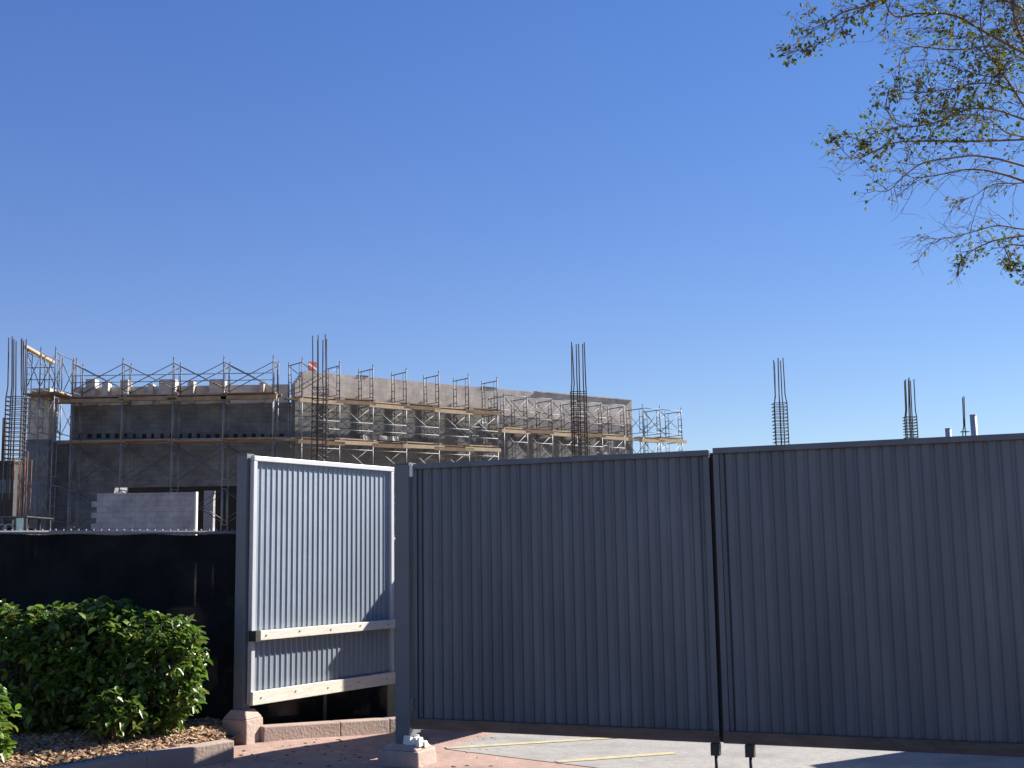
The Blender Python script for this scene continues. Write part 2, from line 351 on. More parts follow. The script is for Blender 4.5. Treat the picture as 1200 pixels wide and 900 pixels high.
blocker('added unseen grey corrugated hoarding panel in the yard behind the right gate panel', Vector((5.2,8.4,0)), Vector((5.2,11.4,0)))

# ------------------------------------------------------------------ kerbs and planting bed
def kerb(name, label, pts, wd, z0f, ht, m):
    b = MB(); pts = [Vector(p) for p in pts]
    for i in range(len(pts)-1):
        p, q = pts[i], pts[i+1]; d = (q-p).normalized(); n = Vector((d.y, -d.x, 0))
        if i == 0: n0 = n
        z = gh(p.x, p.y), gh(q.x, q.y)
        na = n0; nb = n
        if i+2 < len(pts):
            d2 = (pts[i+2]-q).normalized(); nb = (n + Vector((d2.y, -d2.x, 0))).normalized()
        n0 = nb
        lo = -.05
        q8 = [p+Vector((0,0,lo+z[0])), q+Vector((0,0,lo+z[1])), q-nb*-wd+Vector((0,0,lo+z[1])), p-na*-wd+Vector((0,0,lo+z[0]))]
        top = [v+Vector((0,0,ht-lo)) for v in q8]
        b.hexa(q8+top)
    return tag(b.build(name, m, bevel=.012), label, 'kerb', kind='structure')
# front kerb runs from its end block beside the post towards the camera's left
KP = [(-2.21,9.72,0),(-2.70,9.08,0),(-3.26,8.35,0),(-4.1,7.2,0),(-5.0,5.6,0)]
kerb('kerb', None, [(-x if False else x, y, z) for x, y, z in KP], .13, 0, .15, M['kerb'])
kerb('kerb', None, [(-.6,12.30,0),(-1.2,11.69,0),(-1.6,11.24,0),(-2.17,10.62,0)], .15, 0, .13, M['kerb'])
# bed: mounded soil between kerb and fence
BED = [(-2.30,9.80),(-2.79,9.16),(-3.35,8.43),(-4.2,7.27),(-5.0,5.7),(-8,5.7),(-8,11.4),(-2.35,10.9)]
def bedz(x, y):
    return (.215-.10*sst((x+2.62)/.25)*sst((y-9.75)/.3)) + .04*sst((y-8.6)/1.5) + .02*math.sin(x*3.1)*math.sin(y*2.7)
def inpoly(x, y, P):
    c = False; j = len(P)-1
    for i in range(len(P)):
        if (P[i][1] > y) != (P[j][1] > y) and x < (P[j][0]-P[i][0])*(y-P[i][1])/(P[j][1]-P[i][1])+P[i][0]: c = not c
        j = i
    return c
b = MB(); B0 = {}
st = .1
for i in range(60):
    for j in range(62):
        x, y = -8+i*st, 5.5+j*st
        if inpoly(x+st/2, y+st/2, BED) or inpoly(x+st*.9, y+st*.5, BED) or inpoly(x+st*.1, y+st*.5, BED):
            ids = []
            for dx, dy in ((0,0),(1,0),(1,1),(0,1)):
                k = (i+dx, j+dy)
                if k not in B0:
                    B0[k] = len(b.v); X, Y = -8+k[0]*st, 5.5+k[1]*st
                    if not inpoly(X, Y, BED):
                        # pull outside corners onto the kerb's back line
                        best = min(((Vector((BED[a][0],BED[a][1]))+(Vector(BED[a+1])-Vector(BED[a]))*max(0,min(1,(Vector((X,Y))-Vector(BED[a])).dot(Vector(BED[a+1])-Vector(BED[a]))/(Vector(BED[a+1])-Vector(BED[a])).length_squared))) for a in range(len(BED)-1)), key=lambda v: (v-Vector((X,Y))).length)
                        X, Y = best.x, best.y
                    b.v.append(Vector((X, Y, bedz(X, Y))))
                ids.append(B0[k])
            b.f.append(tuple(ids)); b.sm.append(True)
tag(b.build('planting_bed', M['soil']), kind='structure')
b = MB()
for i in range(16000):
    x, y = random.uniform(-5.2,-2.45), random.uniform(7.2,10.9)
    if not inpoly(x, y, BED): continue
    p = Vector((x, y, bedz(x, y)+random.uniform(.0,.022)))
    a = random.uniform(0, 6.283); d = Vector((math.cos(a), math.sin(a), random.uniform(-.5,.5))).normalized()
    n = Vector((random.gauss(0,.5), random.gauss(0,.5), 1)).normalized(); e = d.cross(n).normalized()
    l, ww = random.uniform(.012,.045), random.uniform(.008,.02); h = n*.006
    q = [p-d*l-e*ww*.6, p+d*l*.8-e*ww, p+d*l+e*ww*.5, p-d*l*.7+e*ww]
    b.hexa([v-h for v in q]+[v+h*.5 for v in q])
tag(b.build('mulch_chips', M['chip']), 'loose brown bark mulch covering the bed in front of the shrubs', 'mulch', kind='stuff')

# ------------------------------------------------------------------ chain link fences with black windscreen
def fence(label, pts, tops, step):
    P = [Vector(p) for p in pts]
    t = thing('mesh_fence', label, 'fence', (P[0].x, P[0].y, gh(P[0].x, P[0].y)), 'screened chain link fences')
    b = MB(); r = MB(); bb = MB(); k = 0
    for i in range(len(P)-1):
        p, q = P[i], P[i+1]; d = (q-p); L = d.length; d.normalize(); n = Vector((d.y,-d.x,0))
        n = Vector((0,-1,0)) if abs(d.y) < .5 else (n if n.y < 0 else -n)
        nseg = int(L/.12)
        for j in range(nseg+1):
            u = j/nseg; x = p.lerp(q, u); zt = tops[i]+(tops[i+1]-tops[i])*u
            for m_ in range(9):
                v = m_/8; wv = .012*math.sin(x.x*4.1+v*2)+.01*math.sin(x.x*11+v*5)
                zz = .03+v*(zt-.034-.03)+(.006*math.sin(x.x*9.2) if m_ == 8 else 0)
                b.v.append(x+n*(.035+wv*(1-.3*v))+Vector((0,0,zz)))
        base = len(b.v)-(nseg+1)*9
        for j in range(nseg):
            for m_ in range(8):
                a = base+j*9+m_; b.f.append((a, a+9, a+10, a+1)); b.sm.append(True)
        r.tube([up(p, tops[i]-.016), up(q, tops[i+1]-.016)], .016, 8)
        s = 0
        while s < L and step:
            x = p+d*s; zt = tops[i]+(tops[i+1]-tops[i])*s/L
            bb.tube([up(x, zt-.07)-n*.0+d*.012, up(x, zt+.004)-d*.003+n*.003, up(x, zt+.013)-d*.006-n*.006], .0038, 4)
            bb.tube([up(x, zt-.07)-d*.02, up(x, zt+.003)-d*.002, up(x, zt+.010+.006*math.sin(s*37))+d*.003+n*.006], .0038, 4)
            s += step
        s = .15
        while s < L:
            x = p+d*s; zt = tops[i]+(tops[i+1]-tops[i])*s/L
            pb = MB(); pb.tube([up(x, 0), up(x, zt-.045)], .028, 8); pb.build('post', M['galv'], t); s += 2.4
    b.build('windscreen', M['screen'], t); r.build('top_rail', M['galv'], t); 
    if step: tag(bb.build('wire_tips', M['galv'], t), kind='stuff')
fence('black screened chain link fence behind the shrubs, with a pale top rail', [(-2.43,10.76,0),(-4.2,10.98,0),(-7.8,11.35,0)], [1.895,1.93,1.98], .072)
fence('black screened fence seen low under the open gate leaf', [(-2.52,11.0,0),(-1.95,11.85,0),(-1.12,13.1,0)], [1.85,1.85,1.85], 0)

# ------------------------------------------------------------------ shrubs
def shrub(label, cx, cy, rx, ry, zt, nl, seed, leafL=.075, flat_=3.2, gaps=.25):
    R = random.Random(seed); z0 = bedz(cx, cy)
    t = thing('shrub', label, 'shrub', (cx, cy, z0), 'leafy shrubs along the fence')
    st = MB(); lf = MB(); hz = zt-z0
    for i in range(26):
        a = R.uniform(0, 6.283); rr = math.sqrt(R.random())
        ex, ey = cx+rx*.8*rr*math.cos(a), cy+ry*.8*rr*math.sin(a); ez = z0+hz*R.uniform(.5, .9)
        bx, by = cx+rx*.4*rr*math.cos(a), cy+ry*.4*rr*math.sin(a)
        mid = Vector(((bx+ex)/2+R.gauss(0,.04), (by+ey)/2+R.gauss(0,.04), z0+(ez-z0)*.55))
        st.tube([(bx,by,z0-.02), mid, (ex,ey,ez)], .007, 5, .003)
    # random lumps make the outline uneven
    lumps = [(Vector((R.gauss(0,1),R.gauss(0,1),R.gauss(.3,.8))).normalized(), R.uniform(-.22,.16), R.uniform(3,9)) for i in range(16)]
    k = 0
    while k < nl:
        u = Vector((R.gauss(0,1), R.gauss(0,1), R.gauss(.18,1))).normalized()
        # superellipsoid: flattish top, full sides
        g = (abs(u.x)**flat_+abs(u.y)**flat_+abs(u.z)**flat_)**(-1/flat_)
        h = 1+sum(am*math.exp(-kk*(1-u.dot(dv))) for dv, am, kk in lumps)
        rad = g*h*(1-abs(R.gauss(0,.13)))
        if R.random() < .03: rad *= 1.12
        c = Vector((cx+rx*u.x*rad, cy+ry*u.y*rad, z0+hz*(.5+.5*u.z*min(rad, 1.06*g))))
        if c.z < z0+.04: continue
        if math.sin(c.x*7+seed)*math.sin(c.z*9+seed*2)*math.sin(c.y*6) > .35 and R.random() < gaps*3: continue
        axis = (u*.8+Vector((R.gauss(0,.35), R.gauss(0,.35), .5+R.gauss(0,.35)))).normalized()
        st.tube([c-axis*.09, c+axis*.06], .003, 4, .0015)
        for q in range(R.randint(6,11)):
            ph = q*2.4+R.uniform(-.3,.3); side = axis.orthogonal().normalized()
            sd = Matrix.Rotation(ph, 3, axis) @ side
            d = (axis*R.uniform(.1,.9)+sd).normalized(); d.z -= R.uniform(0,.3)
            nrm = (axis*.6+Vector((0,0,.8))+Vector((R.gauss(0,.35),R.gauss(0,.35),0)))
            L = leafL*R.choice((R.uniform(.4,.8), R.uniform(.7,1.15), R.uniform(1.0,1.4)))
            lf.leaf(c+axis*R.uniform(-.08,.06), d, nrm, L, L*R.uniform(.42,.56), R.uniform(.1,.4)); k += 1
    st.build('stems', M['twig'], t); lf.build('foliage', M['shrub'], t)
shrub('glossy green shrub nearest the gate post, its right side thinner and sunlit', -3.00, 10.10, .44, .34, 1.19, 3400, 3)
shrub('green shrub with an even sunlit top, standing between the left one and the thin one', -3.52, 10.18, .42, .36, 1.27, 3600, 10)
shrub('dense green shrub with a bright sunlit top at the left edge of the photo', -4.05, 10.12, .52, .38, 1.29, 4200, 8)
shrub('small low green shrub at the left edge, in front of the bigger ones', -3.95, 8.95, .26, .24, .74, 1300, 5, .08)
shrub('low leafy shrub spilling over the mulch in front of the sunlit shrub', -3.14, 9.62, .20, .16, .62, 620, 14, .07, 2.2)
# scattered litter on the paving
b = MB()
for i in range(150):
    x, y = random.uniform(-3.0,-.2), random.uniform(8.6,11.4)
    if inpoly(x, y, BED) or (x-PP.x)**2+(y-PP.y)**2 < .07 or (x-PQ.x)**2+(y-PQ.y)**2 < .06: continue
    p = Vector((x, y, gh(x,y)+.004)); a = random.uniform(0,6.283); l = random.uniform(.006,.02)
    d = Vector((math.cos(a), math.sin(a), 0)); b.beam(p-d*l, p+d*l, l*random.uniform(.5,1.1), .007)
tag(b.build('leaf_litter', M['chip']), 'specks of brown leaf and bark litter scattered on the red paving', 'litter', kind='stuff')

# ------------------------------------------------------------------ building
YB = 51.0
def zat(x, y, Y): return at(x, y, Y).z
W0 = at(345, 500, YB); W0.z = 0
RD = Vector((.785, .62, 0)).normalized(); RN = Vector((RD.y, -RD.x, 0))
LW = -1*_x
TH = .35
bld = thing('block_building', 'unfinished grey block building with stepped parapet wrapped in scaffolding', 'building', (W0.x, W0.y, 0))
def wallpart(name, m, P, d, s0, s1, z0, z1, n, off=0.0, th=TH):     # box along d, face at P+n*off, thickness behind; own frame so that blocks course along it
    o_loc = P + d*0
    ang = math.atan2(d.y, d.x)
    b = MB()
    me_inv = None
    e = Vector((math.cos(ang), math.sin(ang), 0)); f = Vector((-math.sin(ang), math.cos(ang), 0))
    sg = 1 if f.dot(n) < 0 else -1                                   # behind = -n
    y0, y1 = sorted((-off*sg*1.0, (-off+th)*sg))
    b.box(s0, s1, y0, y1, z0, z1)
    me = bpy.data.meshes.new(name); me.from_pydata(b.v, [], b.f); me.materials.append(m)
    o = bpy.data.objects.new(name, me); COL.objects.link(o); o.parent = bld
    o.location = P - Vector((W0.x, W0.y, 0)); o.rotation_euler = (0,0,ang)
    WM[o.name] = Matrix.Translation(P) @ Matrix.Rotation(ang, 4, 'Z')
    return o
LN_ = Vector((0,-1,0))
def lx(px): return at(px, 500, YB).x - W0.x         # along +X from corner (negative to the left)
X1 = Vector((1,0,0))
zdeck = zat(200, 474, YB); zbeam = zat(200, 515, YB); zpar = zat(200, 452.5, YB); zhead = zat(200, 570, YB)
# left face: upper storey, lower storey, opening
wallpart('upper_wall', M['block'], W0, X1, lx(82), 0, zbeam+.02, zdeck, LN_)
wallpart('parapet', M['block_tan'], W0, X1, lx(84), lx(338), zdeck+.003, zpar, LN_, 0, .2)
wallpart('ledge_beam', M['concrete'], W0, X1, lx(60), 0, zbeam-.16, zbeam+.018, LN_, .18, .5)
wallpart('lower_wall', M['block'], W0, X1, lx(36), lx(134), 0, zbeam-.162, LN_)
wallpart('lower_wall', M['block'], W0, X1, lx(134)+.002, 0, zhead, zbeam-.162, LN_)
wallpart('inner_wall', M['hole'], W0+Vector((0,4,0)), X1, lx(134)-.6, -.2, 0, zhead+.4, LN_)  # near-black: shade inside the opening put into the wall's colour
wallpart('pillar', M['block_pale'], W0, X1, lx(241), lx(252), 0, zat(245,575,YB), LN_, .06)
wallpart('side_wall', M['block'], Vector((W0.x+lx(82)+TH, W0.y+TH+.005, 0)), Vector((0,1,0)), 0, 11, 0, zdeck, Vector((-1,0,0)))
# joist pockets as raised near-black plates, the shade of each hole in the colour
for i in range(23):
    px = 92+i*10.7
    if px > 337: break
    wallpart('joist_pocket_shade', M['hole'], W0, X1, lx(px), lx(px+random.uniform(3,5.5)), zat(px,513.5,YB), zat(px,508.5+random.uniform(-.6,.6),YB), LN_, .006, .05)
# stubs and loose-looking block ends on the left parapet
for x0, x1, yt, o in ((85,101,454,.03),(102,113,445.5,.35),(121,128,449,.3),(143,152,446.5,.4),(174,180,451,.25),(188,207,446,.38),(221,228,448,.3),(247,264,446,.4),(305,310,449.5,.3)):
    wallpart('block_stub', M['block_tan'], W0, X1, lx(x0), lx(x1), zdeck+.004, zat(x0,yt,YB), LN_, o, o+.15)
# right face
def rs(px):                                           # distance along the right face for a pixel column
    p = onplane(px, 500, W0, RD); return (p-W0).dot(RD)
def zr(px, py, off=0.0):
    return onplane(px, py, W0+RN*off, RD).z
zR1, zRm, zR2 = zr(362,439), zr(470,478), zr(640,459.5)
SE = rs(741)
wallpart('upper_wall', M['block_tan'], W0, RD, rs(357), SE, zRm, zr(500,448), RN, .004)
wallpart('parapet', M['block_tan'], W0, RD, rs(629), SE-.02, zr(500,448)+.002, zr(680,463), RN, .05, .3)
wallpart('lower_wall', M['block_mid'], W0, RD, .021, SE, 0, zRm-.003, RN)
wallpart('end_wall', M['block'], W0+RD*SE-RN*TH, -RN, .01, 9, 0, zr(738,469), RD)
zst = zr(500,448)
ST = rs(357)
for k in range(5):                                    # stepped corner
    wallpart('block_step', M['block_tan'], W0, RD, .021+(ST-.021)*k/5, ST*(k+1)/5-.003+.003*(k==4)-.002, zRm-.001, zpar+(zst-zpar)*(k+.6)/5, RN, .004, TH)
for s, wd_ in ((rs(420),.5),(rs(566),.8)):
    b = wallpart('wall_cap', M['timber_dark'], W0, RD, s, s+wd_, zst+.002, zst+.05, RN, .03, .3)

# far-left pier with its own scaffold and plank
YP = 50.0
pr_ = thing('concrete_pier', 'block pier with a sunlit right edge at the far left of the site', 'pier', (at(45,500,YP).x, YP+.5, 0))
def pierbox(name, m, x0, x1, y0, y1, Ya, Yb):
    b = MB(); b.box(at(x0,500,Ya).x, at(x1,500,Ya).x, Ya, Yb, zat(45,y1,Ya) if y1 else 0, zat(45,y0,Ya)); return b.build(name, m, pr_)
pierbox('pier_shaft', M['block_tan'], 32, 57, 466, 515, YP, YP+.9)
pierbox('pier_base', M['block'], 31, 58, 515.2, None, YP-.04, YP+.95)
pierbox('pier_cap', M['block_tan'], 34, 57, 455, 465.5, YP+.05, YP+.7)
pierbox('block_stub', M['block_tan'], 62, 70, 459, 470, YP+.3, YP+.7)

# free-standing pale block wall in front
YW = 44.0
fw = thing('block_wall', 'free-standing pale block wall with a toothed left end in front of the dark building', 'wall', (at(165,600,YW).x, YW, 0))
b = MB(); xa, xb = at(113,600,YW).x, at(228,600,YW).x; zt = zat(170,577.5,YW)
b.box(xa, xb, YW, YW+.2, 0, zt)
k = 0; z = 0
while z+.2 < zt:
    if k % 2 == 0: b.box(xa-.19, xa-.001, YW+.001, YW+.199, z, z+.2)
    z += .2; k += 1
b.build('block_courses', M['block_pale'], fw)
b = MB(); b.box(xb+.002, xb+.06, YW-.02, YW+.22, 0, zt+.01); b.build('sunlit_end_strip', M['timber_pale'], fw)  # added pale strip: sun on the wall's right edge put into colour

# ------------------------------------------------------------------ scaffolding
def post(b, x, y, z0, z1, r=.027): b.tube([(x,y,z0),(x,y,z1)], r, 6)
def frame_mb(po, pi, zb, zt, r=.026):
    """walk-through frame: two legs, top bar, inner bar and ladder rungs"""
    b = MB(); d = pi-po
    for p in (po, pi): b.tube([up(p,zb), up(p,zt)], r, 6)
    b.tube([up(po,zt-.12), up(pi,zt-.12)], r*.85, 6)
    a, c = po+d*.2, po+d*.8
    b.tube([up(a,zb+.25), up(a,zt-.12)], r*.7, 5); b.tube([up(c,zb+.25), up(c,zt-.12)], r*.7, 5)
    for k in range(1, 4):
        z = zb+.1+k*(zt-zb-.3)/4
        b.tube([up(po,z), up(a,z)], r*.6, 5); b.tube([up(c,z), up(pi,z)], r*.6, 5)
    b.tube([up(po,zb+.25), up(pi,zb+.25)], r*.7, 5)
    return b
def scaffold(label, stations, levels, tops, low, group, braces_skip=(), rails=(), lowm='galv', inner=()):
    """stations: list of (outer, inner) xy points; levels: z of lift joints from the ground up"""
    o0 = stations[0][0]
    t = thing('scaffold', label, 'scaffolding', (o0.x, o0.y, 0), group)
    for i, (po, pi) in enumerate(stations):
        for k in range(len(levels)-1):
            zt = levels[k+1]
            m = M['blue_tube'] if k == len(levels)-2 else M['galv']
            frame_mb(po, pi, levels[k], zt - .0).build('frame', m, t)
        for p in (po, pi):
            b = MB(); b.tube([up(p, levels[-1]), up(p, levels[-1]+tops*(1 if p is po else .35))], .022, 6); b.build('coupling_pin', M['blue_tube'], t)
    for i in range(len(stations)-1):
        for k in range(len(levels)-1):
            if (i, k) in braces_skip: continue
            top = k == len(levels)-2
            for j in (0, 1):
                p, q = stations[i][j], stations[i+1][j]
                za, zb = levels[k]+.35, levels[k+1]-.15
                b = MB()
                b.tube([up(p,zb), up(q,za)], .016 if not top else .019, 5)
                off = (q-p).orthogonal() if False else Vector((.02,.03,0))
                b.tube([up(p,za)+off, up(q,zb)+off], .016 if not top else .019, 5)
                b.build('cross_brace', M[lowm] if not top else M['blue_tube'], t)
        for zr_ in rails:
            p, q = stations[i][0], stations[i+1][0]
            b = MB(); b.tube([up(p,zr_)+Vector((0,-.04,0)), up(q,zr_)+Vector((0,-.04,0))], .017, 5); b.build('guard_rail', M['blue_tube'] if zr_ > levels[-2] else M['galv'], t)
        for zr_ in inner:
            p, q = stations[i][1], stations[i+1][1]; e0 = (q-p)*random.uniform(-.1,.25)
            b = MB(); b.tube([up(p,zr_)+e0, up(q,zr_+random.uniform(-.05,.05))+e0], .018, 5); b.build('ledger', M['galv'], t)
    return t
def XY(v): return Vector((v.x, v.y, 0))
YO, YI = 49.45, 50.55
zd1, zd2 = zat(200,465,YO), zat(200,517,YO)
ztop = zat(200,421,YO)
lift = zd1-zd2
levs = [zd2-2*lift-.0, zd2-lift, zd2, zd1, ztop]; levs = [max(.02, levs[0]-1.9)] + levs
S = []
for px in (85.5,143.5,202.8,262,320):
    o = XY(at(px,450,YO)); S.append((o, Vector((o.x, YI, 0))))
scaffold('long tube scaffold standing along the left shaded face of the building', S, levs, .12, 0, 'scaffolds round the building', braces_skip={(i, 3) for i in range(4)}, lowm='blue_tube', rails=(zat(200,439,YO), zat(200,447,YO)))
# right scaffold, two runs
OI, OO = .22, 1.4
def rst(px):
    o = onplane(px, 450, W0+RN*OO, RD); o = XY(o); return (o, o-RN*(OO-OI))
def zo(px, py): return onplane(px, py, W0+RN*OO, RD).z
PXR = (354,398,437,476,514,549,582.5)
zq1, zq2, zqt = zo(476,475), zo(476,520), zo(476,433)
lf_ = zq1-zq2
levr = [max(.02, zq2-3*lf_), zq2-2*lf_, zq2-lf_, zq2, zq1, zqt]
scaffold('tall tube scaffold with goal post frames along the near half of the long sunlit face', [rst(p) for p in PXR], levr, .1, 0, 'scaffolds round the building', braces_skip={(i, 4) for i in (1,2,3,4,5)}, rails=(zo(476,508), zo(476,499), zo(476,530)), inner=(zo(476,503), zo(476,492), zo(476,485)))
PXR2 = (590,617,646,675,704,730)
zs1, zst2 = zo(640,505), zo(640,466)
levs2 = [max(.02, zs1-3*lf_), zs1-2*lf_, zs1-lf_, zs1, zst2]
scaffold('lower tube scaffold along the far half of the long sunlit face', [rst(p) for p in PXR2], levs2, .02, 0, 'scaffolds round the building', rails=(zst2-.05, zo(640,492), zo(640,520)), inner=(zo(640,515), zo(640,524), zo(640,480)))
# loose end scaffold beyond the building end
PXE = (752,772,797)
scaffold('open scaffold tower standing clear against the sky past the building end', [rst(p) for p in PXE], levs2, .12, 0, 'scaffolds round the building', rails=(zst2-.1, zo(640,492), zo(640,498)))
# far-left tower round the pier
S2 = []
YT = 48.9
for px in (31,46.5,64):
    o = XY(at(px,450,YT)); S2.append((o, Vector((o.x, YT+2.4, 0))))
zp = zat(45,462,YT)
levp = [.02, zp-5.4, zp-3.6, zp-1.8, zp, zat(45,410,YT)]
scaffold('narrow scaffold tower round the block pier at the far left', S2, levp, .14, 0, 'scaffolds round the building', rails=(zat(45,431,YT), zat(45,445,YT)))

# planks: rest on the scaffold frames, so each is a thing of its own
def plank(label, p, q, wd, ht, m, grp):
    c = (Vector(p)+Vector(q))/2
    b = MB(); b.beam(p, q, wd, ht); o = b.build('scaffold_plank', m, loc=(c.x, c.y, c.z)); return tag(o, label, 'plank', grp)
def run(stations, z, label, grp, m, layers=2, th=.045, over=.25, jitter=.02, mats=None, wtot=None):
    for i in range(len(stations)-1):
        (p, pi), (q, qi) = stations[i], stations[i+1]
        d = (q-p).normalized(); n = (pi-p); W = n.length; n.normalize()
        for l in range(layers):
            nb = 4 if l == layers-1 else 1
            for k in range(nb):
                wd_ = W/nb-.02 if nb > 1 else .22
                c = p + n*(W*(k+.5)/nb) if nb > 1 else p + n*.06
                e0, e1 = over*random.uniform(.2,1.2), over*random.uniform(.2,1.2)
                zz = z + (l-layers+1)*(.17) + random.uniform(-.01,.01)+ (i % 2)*.05
                hh = th if nb > 1 else .16
                plank(label, up(c-d*e0, zz), up(q + (c-p) + d*e1, zz+random.uniform(-jitter,jitter)), wd_, hh, (mats or [m])[(i+k) % len(mats or [m])], grp)
run(S, zd1+.06, 'weathered brown plank on the upper deck of the left scaffold', 'planks of the left upper deck', M['plank'], 2)
run(S, zd2+.02, 'weathered brown plank on the lower deck of the left scaffold', 'planks of the left lower deck', M['plank'], 1)
SR = [rst(p) for p in PXR]; SR2 = [rst(p) for p in PXR2]; SE_ = [rst(p) for p in PXE]
run(SR, zq1+.05, 'orange brown plank on the upper deck of the near scaffold on the long face', 'planks of the long face upper deck', M['plank_pale'], 2, mats=[M['plank_pale'], M['plank']])
run(SR, zq2+.03, 'orange brown plank on the lower deck of the near scaffold on the long face', 'planks of the long face lower deck', M['plank_pale'], 2, mats=[M['plank'], M['plank_pale']])
run(SR2, zs1+.04, 'plank on the deck of the far scaffold on the long face', 'planks of the far deck', M['plank_pale'], 2, mats=[M['plank_pale'], M['plank']])
run(SE_, zs1+.02, 'bright sunlit plank on the open tower past the building end', 'planks of the end tower', M['plank_pale'], 2)
run(S2, zp+.04, 'brown plank on the deck around the far left pier', 'planks of the left tower', M['plank'], 1)
# loose blocks left on the lower deck of the long face
bp_ = None
for k, px in enumerate((431,437,444,449.5,457,463,470)):
    (p0_, p1_) = rst(px); c = p0_.lerp(p1_, random.uniform(.1,.4)); z0_ = zq2+.10
    if bp_ is None:
        b = MB(); b.box(-.2,.2,-.1,.1,0,.2); me_o = b.build('concrete_block', M['block_tan'], loc=(0,0,0)); bp_ = me_o; o = me_o
        tag(o, 'pale grey block set down on the lower plank deck of the long face scaffold', 'block', 'blocks left on the lower deck')
    else:
        o = bp_.copy(); COL.objects.link(o)
    o.location = (c.x, c.y, z0_); o.rotation_euler = (0, 0, math.atan2(RD.y, RD.x)+random.uniform(-.5,.5))
plank('pale board leaning at a slope on top of the far left scaffold tower', at(29,406,YT-.1), at(63,425.5,YT+1.2), .25, .10, M['plank_pale'], 'loose boards on the left tower')
plank('dark board bridging between the left tower and the building', at(66,471,YT+.8), at(90,471,YT+.8), .5, .12, M['plank'], 'loose boards on the left tower')

# ------------------------------------------------------------------ rebar columns
def rebar(label, xl, xr, ytop, ytie, Y, nb=6, mlow=None, ztie0=None, spread=.75, jog=True, tstep=.17, grp='starter bar columns'):
    cx = (at(xl,ytie,Y).x+at(xr,ytie,Y).x)/2; hw = (at(xr,ytie,Y).x-at(xl,ytie,Y).x)/2
    ztop, zt = zat((xl+xr)/2, ytop, Y), zat((xl+xr)/2, ytie, Y)
    t = thing('rebar_column', label, 'rebar column', (cx, Y, 0), grp)
    dx0 = at(xl, ytop, Y).x - at(xl, ytie, Y).x
    slots = [(-1,-1),(-.15,-1),(1,-1),(.8,1),(.25,1),(-.62,1),(-.4,-1),(.5,1)][:nb]
    lean = random.uniform(-.05,.05) + dx0*.5
    for sx, sy in slots:
        x, y = cx+hw*sx*.95, Y+hw*sy*.95
        b = MB(); p = [(x,y,0),(x,y,zt-.05)]
        if jog: p += [(cx+hw*sx*spread+random.uniform(-.02,.02)+lean*.3, Y+hw*sy*spread, zt+.35+.1*random.random())]
        p += [(cx+hw*sx*spread+lean+random.uniform(-.03,.03), Y+hw*sy*spread, ztop+random.uniform(-.12,.04))]
        b.tube(p, .025*max(1, Y/54), 6); b.build('bar', M['rebar'], t)
    z = zt; k = 0
    zmin = ztie0 or .3
    while z > zmin and k < 90:
        b = MB(); h = hw*.99; dz = random.uniform(-.015,.015)
        c = [(cx-h,Y-h,z),(cx+h,Y-h,z+dz),(cx+h,Y+h,z),(cx-h,Y+h,z-dz),(cx-h,Y-h,z)]
        b.tube(c, .018*max(1, Y/56), 5); b.build('tie', M['rebar'], t); z -= tstep; k += 1
    return t
c1 = rebar('tall rebar column in front of the far left pier, rising above the scaffold', 10.5, 30, 396, 466, 46.5, 8, spread=.8, ztie0=5.3)
for k in range(6):
    x = at(15.5+k*3.8,580,46).x; b = MB(); b.tube([(x,46.0+.1*(k%2),0),(x,46.0+.1*(k%2),zat(25,541+random.uniform(-14,6),46))], .017, 6); b.build('lap_bar', M['rebar_rust'], c1)
rebar('rebar column rising in front of the stepped parapet corner of the building', 367, 384, 394, 455, 46.0, 6, spread=.9, ztie0=2, tstep=.22)
rebar('rebar column in front of the far half of the long face, its bars leaning', 668.5, 687, 402.5, 460, 46.0, 6, spread=.85, tstep=.165)
rebar('rebar column alone against the sky, left one above the right gate panel', 905.5, 921, 421, 473, 58.0, 6, spread=.7)
rebar('smaller rebar column alone against the sky, right of the taller lone one', 1059.5, 1072.5, 443.5, 489, 70.0, 6, spread=.75)
t = rebar('two thin bars of a distant column beside the pale tube at right', 1126.5, 1134.5, 465, 506, 84.0, 2, spread=.45, tstep=.4)
rebar('distant thin rebar bars at the far left edge behind the tower', 2.5, 5.5, 490, 540, 75.0, 4, spread=1, jog=False, tstep=.6)
def tubecol(label, x0, x1, yt, Y):
    c = at((x0+x1)/2, yt, Y); r = (at(x1,yt,Y).x-at(x0,yt,Y).x)/2
    t = thing('column_form', label, 'column', (c.x, Y, 0), 'pale column tubes in the distance')
    b = MB(); b.tube([(c.x,Y,0),(c.x,Y,c.z-.06)], r, 16); b.build('tube', M['pale_tube'], t)
    b = MB(); b.tube([(c.x,Y,c.z-.06),(c.x,Y,c.z)], r*1.06, 16); b.build('rim', M['galv'], t)
M['pale_tube'] = mat('pale_tube', (.30,.32,.35), .6, .1, 4)
tubecol('taller pale column tube showing over the right gate panel beside two bars', 1136.5, 1144, 486, 84.0)
tubecol('short pale column tube barely showing over the right gate panel', 1107.5, 1114.5, 502, 84.0)

